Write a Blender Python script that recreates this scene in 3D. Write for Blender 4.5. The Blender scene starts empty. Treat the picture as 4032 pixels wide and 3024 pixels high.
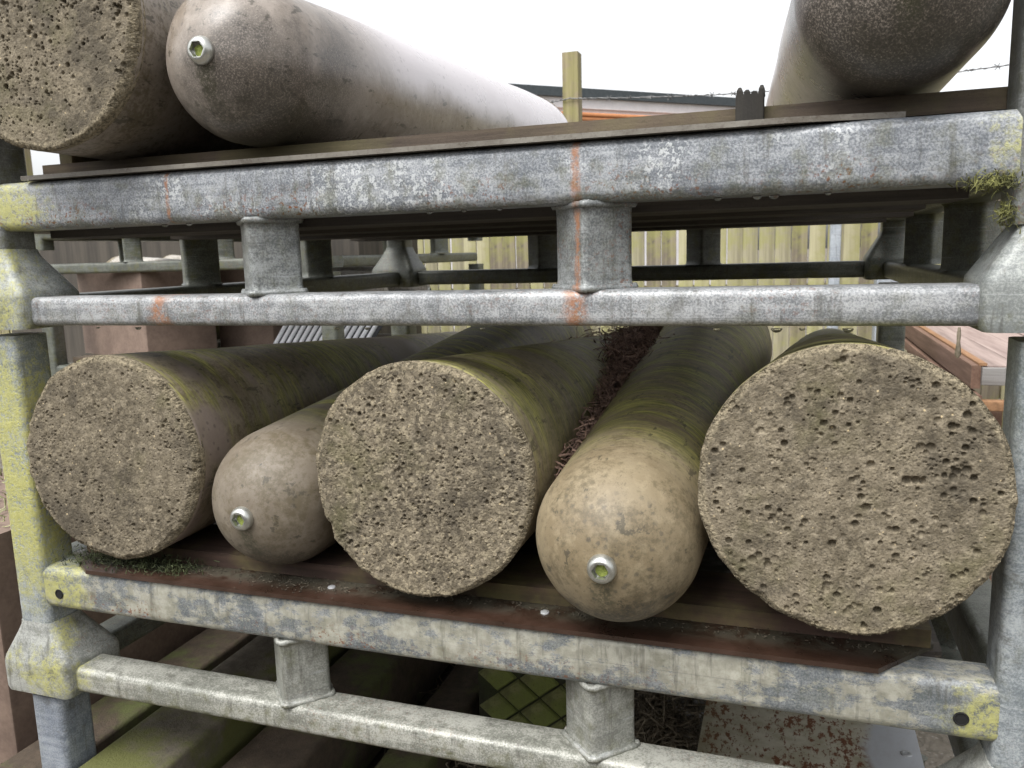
import bpy, math, random
import numpy as np
from mathutils import Matrix, Vector, Quaternion
random.seed(7); RNG = np.random.default_rng(11)
S = 0.85                 # metres per layout unit (front plane of the stack is 1 unit from the camera)
GZ = -1.43               # ground height in layout units
sc = bpy.context.scene; COL = sc.collection
def U(x, y, z): return Vector((x*S, y*S, (z-GZ)*S))

# ------------------------------------------------------------------ camera, sky, sun, exposure
cd = bpy.data.cameras.new('camera'); cam = bpy.data.objects.new('camera', cd); COL.objects.link(cam)
cd.sensor_width = 36.0; cd.lens = 36.0*3200/4032; cd.clip_start = 0.02; cd.clip_end = 600
rt = Vector((0.94714, 0.31951, -0.02895)); dn = Vector((0.02355, -0.15924, -0.98696)); fw = Vector((-0.31995, 0.93411, -0.15835))
m = Matrix.Identity(4)
for i in range(3): m[i][0] = rt[i]; m[i][1] = -dn[i]; m[i][2] = -fw[i]
m.translation = U(0, 0, 0); cam.matrix_world = m
cd.dof.use_dof = True; cd.dof.focus_distance = 0.95; cd.dof.aperture_fstop = 16
sc.camera = cam
w = bpy.data.worlds.new('World'); sc.world = w; w.use_nodes = True
wn = w.node_tree.nodes; wl = w.node_tree.links
sky = wn.new('ShaderNodeTexSky'); sky.sky_type = 'NISHITA'; sky.sun_disc = False
sky.sun_elevation = math.radians(58); sky.sun_rotation = math.radians(200); sky.dust_density = 4; sky.air_density = 1.0
hs = wn.new('ShaderNodeHueSaturation'); hs.inputs['Saturation'].default_value = 0.12
wl.new(sky.outputs[0], hs.inputs['Color']); wl.new(hs.outputs[0], wn['Background'].inputs[0])
wn['Background'].inputs[1].default_value = 0.15
sd = bpy.data.lights.new('sun', 'SUN'); sd.energy = 0.9; sd.angle = math.radians(35); sd.color = (1, .97, .93)
sun = bpy.data.objects.new('sun', sd); COL.objects.link(sun)
az, el = math.radians(200), math.radians(58)
sdir = Vector((math.sin(az)*math.cos(el), math.cos(az)*math.cos(el), math.sin(el)))
sun.rotation_euler = sdir.to_track_quat('Z', 'Y').to_euler(); sun.location = (0, 0, 30)
sc.view_settings.view_transform = 'Standard'; sc.view_settings.look = 'None'; sc.view_settings.gamma = 1
sc.view_settings.exposure = 1.1

# ------------------------------------------------------------------ node helper
class G:
    def __init__(s, name):
        s.m = bpy.data.materials.new(name); s.m.use_nodes = True
        s.t = s.m.node_tree; s.n = s.t.nodes; s.l = s.t.links; s.b = s.n['Principled BSDF']
        s.tc = s.n.new('ShaderNodeTexCoord'); s.P = s.tc.outputs['Object']; s.N = s.tc.outputs['Normal']
    def put(s, sock, v):
        if v is None: return
        if hasattr(v, 'is_output') or isinstance(v, bpy.types.NodeSocket): s.l.new(v, sock)
        elif isinstance(v, (tuple, list)) and len(v) == 3 and sock.type == 'RGBA': sock.default_value = (*v, 1)
        else: sock.default_value = v
    def map(s, scale=(1, 1, 1), loc=(0, 0, 0), v=None, rot=(0, 0, 0)):
        n = s.n.new('ShaderNodeMapping'); s.put(n.inputs[0], v or s.P)
        n.inputs['Scale'].default_value = scale; n.inputs['Location'].default_value = loc; n.inputs['Rotation'].default_value = rot; return n.outputs[0]
    def noise(s, scale, det=4, rough=.55, v=None, dist=0):
        n = s.n.new('ShaderNodeTexNoise'); s.put(n.inputs['Vector'], v or s.P)
        n.inputs['Scale'].default_value = scale; n.inputs['Detail'].default_value = det
        n.inputs['Roughness'].default_value = rough; n.inputs['Distortion'].default_value = dist; return n.outputs[0]
    def vor(s, scale, v=None, feat='F1', rnd=1):
        n = s.n.new('ShaderNodeTexVoronoi'); n.feature = feat; s.put(n.inputs['Vector'], v or s.P)
        n.inputs['Scale'].default_value = scale; n.inputs['Randomness'].default_value = rnd; return n
    def step(s, v, a, b, lo=0, hi=1):
        n = s.n.new('ShaderNodeMapRange'); n.interpolation_type = 'SMOOTHSTEP'; s.put(n.inputs[0], v)
        n.inputs[1].default_value = a; n.inputs[2].default_value = b; n.inputs[3].default_value = lo; n.inputs[4].default_value = hi; return n.outputs[0]
    def math(s, op, a, b=0, clamp=False):
        n = s.n.new('ShaderNodeMath'); n.operation = op; n.use_clamp = clamp; s.put(n.inputs[0], a); s.put(n.inputs[1], b); return n.outputs[0]
    def mul(s, *a):
        r = a[0]
        for b in a[1:]: r = s.math('MULTIPLY', r, b)
        return r
    def add(s, a, b): return s.math('ADD', a, b)
    def mix(s, f, a, b, mode='MIX'):
        n = s.n.new('ShaderNodeMix'); n.data_type = 'RGBA'; n.blend_type = mode
        s.put(n.inputs[0], f); s.put(n.inputs[6], a); s.put(n.inputs[7], b); return n.outputs[2]
    def sep(s, v):
        n = s.n.new('ShaderNodeSeparateXYZ'); s.put(n.inputs[0], v); return n.outputs
    def bump(s, h, st, d, prev=None):
        n = s.n.new('ShaderNodeBump'); n.inputs['Strength'].default_value = st; n.inputs['Distance'].default_value = d
        s.put(n.inputs['Height'], h)
        if prev: s.l.new(prev, n.inputs['Normal'])
        return n.outputs[0]
    def fin(s, col, rough=.6, nor=None, metal=0, spec=.5, **k):
        s.put(s.b.inputs['Base Color'], col); s.put(s.b.inputs['Roughness'], rough); s.put(s.b.inputs['Metallic'], metal)
        s.b.inputs['Specular IOR Level'].default_value = spec
        if nor: s.l.new(nor, s.b.inputs['Normal'])
        for a, b in k.items(): s.put(s.b.inputs[a.replace('_', ' ')], b)
        return s.m

# ------------------------------------------------------------------ materials
zS_ = lambda z: (z+.232)*S
def galv(name, off, dark=(.17,.185,.20), light=(.36,.375,.39), peel=0, lichen=(), rusts=(), white=0, speck=.3, moss=.4, beamz=None, tone=1.0, rough=.42):
    """weathered galvanised steel. lichen: (x,y,z,r) centres in metres; rusts: (x, halfwidth, z0, z1)"""
    g = G(name); v = g.map(loc=off); px, py, pz = g.sep(g.P)
    big = g.noise(7, 3, .6, v); mid = g.noise(55, 4, .65, v); fine = g.noise(420, 3, .7, v)
    brush = g.noise(40, 4, .6, g.map((.12, 1, 2.5), off))
    f = g.add(g.add(g.mul(g.step(big, .3, .7), .35), g.mul(g.step(mid, .3, .7), .3)), g.add(g.mul(g.step(fine, .32, .68), .55), g.mul(g.step(brush, .35, .65), .25)))
    c = g.mix(g.step(f, .3, 1.15), tuple(t*tone for t in dark), tuple(t*tone for t in light))
    h = fine
    if peel:
        pn = g.add(g.noise(48, 9, .85, g.map((.55, 1, 1), off)), g.mul(g.add(big, -.5), .7))
        k = g.mul(g.step(pn, .50-.016, .50+.018), .88)
        coat = g.mix(g.step(mid, .3, .7), (.28,.272,.215), (.47,.46,.385))
        coat = g.mix(g.mul(g.step(fine, .5, .8), .5), coat, (.30,.27,.2))
        c = g.mix(k, c, coat); h = g.add(h, g.mul(k, .5))
    if white:
        wn_ = g.math('SUBTRACT', 1.0, g.noise(210, 4, .62, v))
        ws = g.mul(g.step(wn_, .47, .42), g.step(g.add(g.noise(9, 2, .5, v), g.mul(g.step(g.math('ABSOLUTE', g.add(px, -.52)), .32, .0), .16)), .52, .64), white)
        c = g.mix(ws, c, (.62,.64,.64))
    # thin scratches / water lines along the rail
    ln = g.noise(18, 3, .5, g.map((.03, 1, 26), off)); c = g.mix(g.mul(g.step(ln, .62, .7), .35), c, (.11,.115,.12))
    ln2 = g.noise(18, 3, .5, g.map((.03, 1, 22), (off[0]+5, off[1], off[2]+3))); c = g.mix(g.mul(g.step(ln2, .63, .72), .3), c, (.5,.52,.54))
    # grime runs and blotches
    dr = g.noise(70, 5, .72, g.map((1, 1, .10), (off[0]+2, off[1]+4, off[2]))); c = g.mix(g.mul(g.step(dr, .53, .68), .55), c, (.075,.073,.06))
    bl = g.noise(24, 7, .8, g.map((.6, 1, 1), (off[0]+7, off[1], off[2]+5))); c = g.mix(g.mul(g.step(bl, .54, .66), .5), c, (.085,.083,.068))
    # rust freckles
    rn = g.noise(230, 3, .6, g.map(loc=(off[0]+9, 2, 1))); rz = g.noise(5, 2, .5, g.map(loc=(off[0]+3, 7, 1)))
    rs = g.mul(g.step(rn, .575, .635), g.step(rz, .44, .6), g.step(pz, zS_(-.02), zS_(-.065)), speck); c = g.mix(rs, c, (.19,.07,.032))
    for (rx, hw, z0, z1) in rusts:
        wob = g.mul(g.add(g.noise(30, 3, .6, v), -.5), hw*2.2)
        d = g.math('ABSOLUTE', g.add(g.add(px, wob), -rx))
        wz = g.noise(22, 4, .7, g.map((.2, .2, 1), off)); d = g.add(d, g.mul(g.add(wz, -.5), hw*2.4))
        k = g.mul(g.step(d, hw*1.25, hw*.3), g.step(pz, z0-.01, z0+.002), g.step(pz, z1+.01, z1-.002), g.step(g.noise(170, 4, .75, v), .34, .56), g.step(wz, .28, .5))
        c = g.mix(g.mul(k, .8), c, g.mix(fine, (.27,.095,.035), (.44,.2,.085)))
    if moss:
        nz = g.sep(g.N)[2]
        k = g.mul(g.step(g.add(g.noise(34, 5, .7, v), g.mul(nz, -.16)), .47, .68), moss)
        c = g.mix(k, c, g.mix(fine, (.06,.062,.03), (.15,.15,.06)))
    for (lx, ly, lz, r) in lichen:
        vm = g.n.new('ShaderNodeVectorMath'); vm.operation = 'DISTANCE'; g.l.new(g.P, vm.inputs[0]); vm.inputs[1].default_value = (lx, ly, lz)
        dd = g.add(g.math('DIVIDE', vm.outputs['Value'], r), g.mul(g.add(g.noise(60, 6, .75, v), -.5), 2.6))
        k = g.mul(g.step(dd, 1.0, .25), g.step(g.add(g.mul(g.noise(230, 4, .75, v), .6), g.mul(g.noise(28, 5, .75, v), .4)), .40, .53)); c = g.mix(g.mul(k, .86), c, g.mix(g.noise(190, 4, .75, v), (.22,.215,.045), (.66,.645,.27))); h = g.add(h, g.mul(k, 1.2))
    rr = g.add(rough, g.mul(g.add(mid, -.5), .35))
    return g.fin(c, rr, g.bump(h, .35, .0012), .12, .5)

RBm = .169*S
def concrete_face(name, seed, tone=1.0, warm=0, stones=1.0):
    g = G(name); v = g.map(loc=(seed*3.1, seed, seed*1.7))
    a = g.noise(14, 5, .65, v); b = g.noise(80, 4, .7, v); f = g.noise(420, 3, .75, v)
    T_ = lambda *c: tuple(x*tone for x in c)
    c = g.mix(g.step(a, .3, .7), T_(.10,.083,.056), T_(.185,.155,.108))
    c = g.mix(g.mul(g.step(b, .42, .68), .7), c, T_(.29,.248,.18))
    vc = g.vor(260, v); agg = g.sep(vc.outputs['Color'])[0]
    c = g.mix(g.mul(g.step(agg, .62, .95), .55*stones), c, T_(.38,.325,.225)); c = g.mix(g.mul(g.step(agg, .3, .05), .6*stones), c, (.06,.05,.036))
    c = g.mix(g.mul(g.step(f, .52, .66), .75), c, (.04,.034,.026))
    st = g.mul(g.step(g.noise(8, 7, .78, g.map(loc=(seed, 4, seed*2))), .47, .62), .72); c = g.mix(st, c, (.052,.044,.032))
    gr = g.mul(g.step(g.noise(7, 5, .7, g.map(loc=(seed*2, 9, 1))), .52, .68), .4); c = g.mix(gr, c, (.105,.10,.04))
    sp = g.step(g.vor(120, v).outputs['Distance'], .17, .10); c = g.mix(g.mul(sp, g.step(b, .52, .6)), c, (.5,.40,.24))
    px, py, pz = g.sep(g.P); rr = g.math('SQRT', g.add(g.mul(px, px), g.mul(pz, pz)))
    rim = g.step(g.add(rr, g.mul(g.add(a, -.5), .016)), RBm*.925, RBm*.965)
    c = g.mix(g.mul(rim, .75), c, g.mix(g.step(g.noise(190, 4, .8, v), .38, .62), (.085,.072,.048), (.33,.28,.19)))
    n = g.bump(f, .35, .0010)
    return g.fin(c, .85, n, 0, .3)

def concrete_body(name, seed, algae=.6, tan=(.30,.265,.22), dome_y=1.3, soot=0, specks=.5, bare=.5, rough=.42, pale=0):
    g = G(name); off = (seed*2.3, seed*1.1, seed); v = g.map(loc=off); px, py, pz = g.sep(g.P); nx, ny, nz = g.sep(g.N)
    a = g.noise(9, 4, .6, v); b = g.noise(70, 4, .65, v); f = g.noise(600, 2, .7, v)
    ring = g.noise(7, 6, .68, g.map((1, 7, 1), off), .4)
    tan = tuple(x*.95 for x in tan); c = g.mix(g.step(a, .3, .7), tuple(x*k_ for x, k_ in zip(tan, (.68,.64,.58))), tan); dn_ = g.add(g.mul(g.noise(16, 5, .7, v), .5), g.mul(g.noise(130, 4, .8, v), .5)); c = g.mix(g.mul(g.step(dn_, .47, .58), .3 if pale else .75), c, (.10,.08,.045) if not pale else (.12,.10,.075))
    c = g.mix(g.mul(g.step(b, .45, .75), .45), c, tuple(min(1, x*1.3) for x in tan))
    c = g.mix(g.mul(g.step(f, .55, .72), .35), c, (.09,.08,.065))
    up = g.step(nz, -.35, .75)
    fade = g.step(py, dome_y, dome_y-.16)      # the dome end stays cleaner
    k = g.mul(g.step(g.add(g.mul(ring, .75), g.mul(a, .35)), .60-.15*algae, .70-.08*algae), up, fade, min(1, algae*1.25))
    strk = g.noise(20, 7, .82, g.map((1, 9, 1), off))
    ac = g.mix(g.step(strk, .40, .60), (.13,.135,.028), (.42,.40,.11))
    ac = g.mix(g.mul(g.step(f, .5, .7), .4), ac, (.30,.28,.16))
    ac = g.mix(g.mul(g.step(g.noise(10, 5, .7, g.map((1, 2.5, 1), (seed, 5, 2))), .5, .66), .75), ac, (.075,.076,.034))
    c = g.mix(k, c, ac)
    dash = g.noise(60, 4, .7, g.map((1, .35, 1), (seed, 2, 6))); c = g.mix(g.mul(g.step(dash, .60, .66), .7), c, (.05,.045,.03))
    bp = g.mul(g.step(g.noise(3.2, 3, .5, g.map((1.2, 1.6, 1.2), (seed*5, 1, 3))), .56, .63), bare, fade)
    c = g.mix(bp, c, g.mix(b, (.20,.16,.14), (.30,.245,.21)))
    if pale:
        c = g.mix(g.mul(g.step(g.add(nz, g.mul(g.add(a, -.5), .5)), -.12, .25), g.step(py, dome_y-.05, dome_y-.32)), c, (.60,.565,.575))  # upward side whitened: sky sheen put into the concrete colour
    if specks:
        sv = g.vor(85, g.map(loc=(seed, 3, 3))).outputs['Distance']
        c = g.mix(g.mul(g.step(g.add(sv, g.mul(g.noise(500, 2, .6, v), .35)), .46, .33), g.step(g.noise(9, 3, .6, g.map(loc=(1, seed, 2))), .44, .58), specks), c, (.05,.047,.04))
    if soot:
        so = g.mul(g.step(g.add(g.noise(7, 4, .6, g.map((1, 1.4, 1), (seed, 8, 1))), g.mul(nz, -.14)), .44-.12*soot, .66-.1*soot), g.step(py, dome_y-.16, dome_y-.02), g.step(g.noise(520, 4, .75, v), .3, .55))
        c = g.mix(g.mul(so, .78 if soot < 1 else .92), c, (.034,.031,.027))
    # dirt run below the bolt, grimy belly of the dome
    run = g.mul(g.step(g.add(g.math('ABSOLUTE', px), g.mul(g.add(b, -.5), .02)), .016, .004), g.step(pz, -.004, -.016), g.step(pz, -.085, -.03), g.step(py, dome_y, dome_y+.03), g.step(g.noise(260, 4, .75, v), .36, .56))
    c = g.mix(g.mul(run, .75), c, (.05,.05,.028))
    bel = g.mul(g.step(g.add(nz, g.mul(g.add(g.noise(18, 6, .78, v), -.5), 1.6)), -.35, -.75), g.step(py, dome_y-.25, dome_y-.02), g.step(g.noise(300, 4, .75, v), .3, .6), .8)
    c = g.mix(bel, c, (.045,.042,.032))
    n = g.bump(f, .25, .0008); n = g.bump(b, .15, .002, n)
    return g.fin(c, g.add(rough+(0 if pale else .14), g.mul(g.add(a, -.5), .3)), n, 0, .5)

def wood(name, a, b, seed=0, axis=0, green=0, rough=.8, gs=1.0):
    g = G(name); s_ = [60*gs]*3; s_[axis] = 3*gs
    gr = g.noise(1, 5, .65, g.map(tuple(s_), (seed, seed*2, seed))); f = g.noise(300, 3, .7)
    c = g.mix(g.step(gr, .3, .7), a, b); c = g.mix(g.mul(g.step(f, .55, .75), .4), c, tuple(x*.4 for x in a))
    if green: c = g.mix(g.mul(g.step(g.noise(5, 5, .7, g.map(loc=(seed, 1, 2))), .42, .62), green), c, g.mix(f, (.17,.175,.04), (.36,.35,.10)))
    return g.fin(c, rough, g.bump(g.add(gr, g.mul(f, .4)), .5, .002))

def plain(name, a, b, scale=30, rough=.7, bump=.2, metal=0, spec=.5, d=.002):
    g = G(name); n1 = g.noise(scale, 5, .65); n2 = g.noise(scale*9, 3, .7)
    c = g.mix(g.step(g.add(g.mul(n1, .65), g.mul(n2, .35)), .35, .65), a, b)
    return g.fin(c, rough, g.bump(g.add(n1, n2), bump, d), metal, spec)

# ------------------------------------------------------------------ mesh helpers (layout units in, metres out)
def mesh(name, vs, fs, mat, smooth=None):
    me = bpy.data.meshes.new(name); me.from_pydata([(a*S, b*S, c*S) for a, b, c in vs], [], fs); me.materials.append(mat)
    if smooth is not None:
        me.polygons.foreach_set('use_smooth', [True]*len(me.polygons))
        me.set_sharp_from_angle(angle=math.radians(smooth))
    me.update(); return me
def obj(name, me, parent=None, loc=None, rot=None):
    o = bpy.data.objects.new(name, me); COL.objects.link(o)
    if parent: o.parent = parent
    if loc is not None: o.location = loc
    if rot is not None: o.rotation_euler = rot
    return o
def tag(o, label=None, cat=None, group=None, kind=None):
    if label: o['label'] = label
    if cat: o['category'] = cat
    if group: o['group'] = group
    if kind: o['kind'] = kind
    return o
def thing(name, label, cat, loc, rotz=0, group=None):
    o = bpy.data.objects.new(name, None); COL.objects.link(o); o.location = loc; o.rotation_euler = (0, 0, rotz); o.empty_display_size = .05
    return tag(o, label, cat, group)
def copy_tree(o, parent=None):
    c = o.copy(); COL.objects.link(c); c.parent = parent
    for ch in list(o.children): copy_tree(ch, c)
    return c
def rrect(w, h, r, n=4):
    """rounded rectangle outline centred on 0"""
    p = []
    for cx, cy, a0 in ((w/2-r, h/2-r, 0), (-w/2+r, h/2-r, 90), (-w/2+r, -h/2+r, 180), (w/2-r, -h/2+r, 270)):
        for i in range(n+1):
            a = math.radians(a0+90*i/n); p.append((cx+r*math.cos(a), cy+r*math.sin(a)))
    return p
def bar(p0, p1, wa, ha, r, n=4, seg=1, jit=0):
    """tube of rounded-rect section between two axis-aligned points -> verts, faces. wa = horizontal width, ha = height (or y size for uprights)"""
    p0 = Vector(p0); p1 = Vector(p1); d = (p1-p0).normalized()
    if abs(d.z) > .9: ax, ay = Vector((1, 0, 0)), Vector((0, 1, 0))
    else: ay = Vector((0, 0, 1)); ax = d.cross(ay).normalized()
    o = rrect(wa, ha, r, n); N = len(o); vs = []; fs = []
    for i in range(seg+1):
        c = p0.lerp(p1, i/seg); j = (random.uniform(-jit, jit), random.uniform(-jit, jit))
        vs += [tuple(c+ax*(x+j[0])+ay*(y+j[1])) for x, y in o]
    for i in range(seg):
        for k in range(N):
            a, b = i*N+k, i*N+(k+1) % N; fs.append((a, b, b+N, a+N))
    fs.append(tuple(range(N))[::-1]); fs.append(tuple(seg*N+k for k in range(N)))
    return vs, fs
def box(x0, x1, y0, y1, z0, z1, r=.004):
    return bar(((x0+x1)/2, (y0+y1)/2, z0), ((x0+x1)/2, (y0+y1)/2, z1), x1-x0, y1-y0, r, 2)
def loft(rings, cap0=True, cap1=True):
    N = len(rings[0]); vs = [p for r in rings for p in r]; fs = []
    for i in range(len(rings)-1):
        for k in range(N):
            a, b = i*N+k, i*N+(k+1) % N; fs.append((a, b, b+N, a+N))
    if cap0: fs.append(tuple(range(N))[::-1])
    if cap1: fs.append(tuple((len(rings)-1)*N+k for k in range(N)))
    return vs, fs
def join(*parts):
    vs = []; fs = []
    for v, f in parts:
        o = len(vs); vs += v; fs += [tuple(i+o for i in q) for q in f]
    return vs, fs

# ------------------------------------------------------------------ ground
def ground():
    g = G('earth_gravel'); n1 = g.noise(1.5, 5, .6); n2 = g.noise(40, 4, .7); st = g.vor(60).outputs['Distance']
    c = g.mix(g.step(n1, .35, .65), (.10,.085,.065), (.19,.17,.14)); c = g.mix(g.mul(g.step(n2, .5, .7), .6), c, (.055,.05,.035))
    c = g.mix(g.mul(g.step(st, .3, .1), .5), c, (.28,.26,.23))
    mt = g.fin(c, .9, g.bump(g.add(n2, st), .6, .012))
    n = 60; R_ = 320; vs = []; fs = []
    for j in range(n+1):
        for i in range(n+1):
            a, b = (i/n*2-1), (j/n*2-1); x = math.copysign(abs(a)**2.4, a)*R_; y = math.copysign(abs(b)**2.4, b)*R_
            vs.append((x, y, random.uniform(-.006, .006)))
    for j in range(n):
        for i in range(n): a = j*(n+1)+i; fs.append((a, a+1, a+n+2, a+n+1))
    o = obj('ground', mesh('ground', vs, fs, mt)); tag(o, kind='structure')
ground()

# ------------------------------------------------------------------ stillages (stackable steel racks)
W, D, PS = 1.447, 1.40, .070        # inner width, inner depth, post size
FB = -.232                           # foot bottom below beam top; part coordinates: z=0 at the foot, x=0 at inner left, y=0 front face
def zz(z): return z-FB
SHARED = {}
def stillage(label, x0, yf, ztop, mats, group='stacked steel stillages', rot=0, post_top=.40, sheet=True, bearers=True, rod_sheet=False, cat='stillage', battens=True, detail=True, cups=True, lean=0):
    """mats: dict rail, base, post, cup, stub, side, sheet, wood, under"""
    t = thing('stillage', label, cat, U(x0, yf, ztop+FB), rot, group)
    M_ = mats; key = id(mats)
    def part(nm, vf, mt, sm=40, parent=None):
        k = (key, nm, len(vf[0]), tuple(round(c, 4) for c in vf[0][0]), tuple(round(c, 4) for c in vf[0][-1]))
        if k not in SHARED: SHARED[k] = mesh(nm, vf[0], vf[1], mt, sm)
        return obj(nm, SHARED[k], parent or t)
    rd = .066
    # front and rear rails
    for yy, nm in ((0, 0), (D+2*PS-.0-rd, 1)):
        y0 = yy+rd/2 + (0 if nm == 0 else 0)
        y0 += .003 if nm == 0 else -.003
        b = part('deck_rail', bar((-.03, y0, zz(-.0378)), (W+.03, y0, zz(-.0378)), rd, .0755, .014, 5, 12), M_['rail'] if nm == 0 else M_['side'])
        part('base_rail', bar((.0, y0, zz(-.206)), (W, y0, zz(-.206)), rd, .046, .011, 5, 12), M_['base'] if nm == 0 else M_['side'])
        if nm == 0 and detail:
            for hx in (.028, W-.035):
                ring = [[(hx+.0075*math.cos(a)*q, y_+.003, zz(-.046)+.0075*math.sin(a)*q) for a in [i*math.pi/7 for i in range(14)]] for q, y_ in ((1.18, -.0012), (1.0, -.0024), (.92, -.0012))]
                part('hole_shade_disc', loft(ring, False, True), M_['hole_shade'], None, b)  # black disc standing proud; its colour paints the shade of a hole
    # side rails
    for xx in (-rd/2-.002, W+rd/2+.002):
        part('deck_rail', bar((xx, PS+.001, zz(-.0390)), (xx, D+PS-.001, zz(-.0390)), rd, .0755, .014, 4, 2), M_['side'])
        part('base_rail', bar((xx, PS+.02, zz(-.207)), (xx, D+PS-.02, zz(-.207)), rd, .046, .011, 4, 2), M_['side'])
    # diamond-set stubs between the rails
    sq = .0745
    def stub(cx, cy, mt, weld=False):
        o = rrect(sq, sq, .008, 3); c45 = math.sqrt(.5); rings = []
        for z, k in ((-.1835, 1.13), (-.1795, 1.02), (-.17, 1), (-.088, 1), (-.079, 1.02), (-.0745, 1.12)):
            rings.append([(cx+(x-y)*c45*k, cy+(x+y)*c45*k, zz(z)) for x, y in o])
        st_ = part('stub', loft(rings), mt, 45)
        if weld and detail is not None:
            for zc_ in (-.1815, -.0765):
                per = [(cx+(x-y)*c45*1.07, cy+(x+y)*c45*1.07) for x, y in rrect(sq, sq, .008, 5)]; wr = []
                per = [(p[0]*(1-u)+q_[0]*u, p[1]*(1-u)+q_[1]*u) for p, q_ in zip(per, per[1:]+per[:1]) for u in ((0, .12, .24, .36, .48, .6, .72, .84) if math.dist(p, q_) > .02 else (0,))]
                for qx, qy in per:
                    rr_ = random.uniform(.0032, .0058); dx, dy = qx-cx, qy-cy; dl = math.hypot(dx, dy); dx /= dl; dy /= dl
                    wr.append([(qx+dx*rr_*math.cos(a_), qy+dy*rr_*math.cos(a_), zz(zc_)+rr_*math.sin(a_)*1.1) for a_ in [k_*math.pi/3 for k_ in range(6)]])
                wr.append(wr[0]); part('weld_bead', loft(wr, False, False), mt, 80, st_)
    for cx in (.4725, .9655):
        stub(cx, .053, M_['stub'], detail is not None and cups); stub(cx, D+2*PS-.053, M_['side'])
    for cy in (.53, 1.01):
        stub(-.05, cy, M_['side']); stub(W+.05, cy, M_['side'])
    # corner posts with flared cups
    e = .046
    for ix, cx in enumerate((-PS/2, W+PS/2)):
        for iy, cy in enumerate((PS/2, D+PS*1.5)):
            lx = cx-lean*ix*(1-iy)
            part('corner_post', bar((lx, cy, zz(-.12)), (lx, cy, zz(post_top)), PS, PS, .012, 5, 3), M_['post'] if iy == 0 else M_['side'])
            rings = []
            if not cups: continue
            sx = 1 if ix == 0 else -1; sy = -1 if iy == 0 else 1
            for k, z, cr in ((.04, -.104, .012), (.10, -.112, .014), (.25, -.124, .015), (.92, -.170, .016), (1.0, -.177, .016), (1.02, -.183, .016), (1.02, -.226, .016), (.94, -.234, .014)):
                xi, xo, yf_, yb_ = PS/2+.042*k, PS/2+.040*k, PS/2+.014*k, PS/2+.04*k
                qx, qy = xi+xo, yf_+yb_; ox, oy = sx*(xi-xo)/2, sy*(yf_-yb_)/2
                rings.append([(cx+ox+x+random.uniform(-.0006, .0006), cy+oy+y+random.uniform(-.0006, .0006), zz(z)) for x, y in rrect(qx, qy, cr, 4)])
            part('foot_cup', loft(rings), M_['cup'] if iy == 0 else M_['side'], 45)
    # deck sheet with clipped corners, battens on it, timber bearers beneath
    if sheet:
        zt = zz(.0005); th = .0065; ys = -.004; xa, xb = (.10, W-.055)
        if rod_sheet: xa, xb = .062, 1.325
        yb = D+PS*.9; ch = .10
        pts = [(xa, ys), (xb-ch*1.25 if not rod_sheet else xb-.12, ys), (xb, ys+ch*(.62 if not rod_sheet else .25)), (xb, yb), (xa, yb)]
        if not rod_sheet: pts = [(xa-.0, ys), (xb-.072, ys), (xb+.0, ys+.085), (xb, yb), (xa-.09, yb), (xa-.09, ys+.06)]
        r0 = [(x, y, zt) for x, y in pts]; r1 = [(x, y, zt+th) for x, y in pts]
        part('deck_sheet', loft([r0, r1]), M_['sheet'], None)
        if battens:
            part('timber_batten', box(.03, W-(.008 if rod_sheet else .06), .066, .19, zt+th+.0005, zz(.0315), .003), M_['wood'], 40)
            part('timber_batten', box(.02, W-.05, 1.06, 1.19, zt+th+.0005, zz(.0315), .003), M_['wood'], 40)
    if bearers:
        for y0, y1, xe in ((.075, .20, W-.045), (.36, .47, W-.05), (.72, .83, W-.02), (1.08, 1.2, W-.03)):
            part('timber_bearer', box(.02, xe, y0, y1, zz(-.087), zz(-.0005), .004), M_['under'], 40)
    return t

hole_shade = plain('hole_shade_black', (.004,.004,.004), (.008,.008,.008), 50, .9, 0)
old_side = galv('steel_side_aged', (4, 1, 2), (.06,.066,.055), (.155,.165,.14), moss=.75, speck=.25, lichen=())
under_wood = wood('bearer_wood', (.045,.038,.032), (.10,.085,.07), 3, 0)
batten_rust = wood('batten_wood', (.035,.02,.014), (.085,.05,.036), 5, 0, green=.25)
batten_grey = wood('batten_wood_grey', (.045,.032,.024), (.12,.09,.062), 8, 0, green=.15)
def sheet_mat(name, a, b, off):
    g = G(name); v = g.map(loc=off); n1 = g.noise(14, 5, .65, v); n2 = g.noise(240, 3, .7, v)
    c = g.mix(g.step(n1, .3, .7), a, b); c = g.mix(g.mul(g.step(n2, .5, .7), .35), c, (.05,.03,.022))
    px, py, pz = g.sep(g.P)
    dirt = g.mul(g.step(py, .008, .04), g.step(g.noise(28, 6, .75, v), .36, .54)); c = g.mix(g.mul(dirt, .8), c, g.mix(n2, (.028,.026,.018), (.075,.07,.04)))
    rg = g.add(.22, g.mul(g.step(n1, .3, .7), .3)); rg = g.add(rg, g.mul(dirt, .4))
    return g.fin(c, rg, g.bump(g.add(n2, g.mul(dirt, n1)), .25, .0015), 0, .6)
sheet_red = sheet_mat('rust_red_sheet', (.026,.015,.010), (.050,.025,.016), (0, 0, 0))
sheet_old = sheet_mat('weathered_sheet', (.12,.105,.085), (.20,.185,.155), (3, 1, 0))

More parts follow.
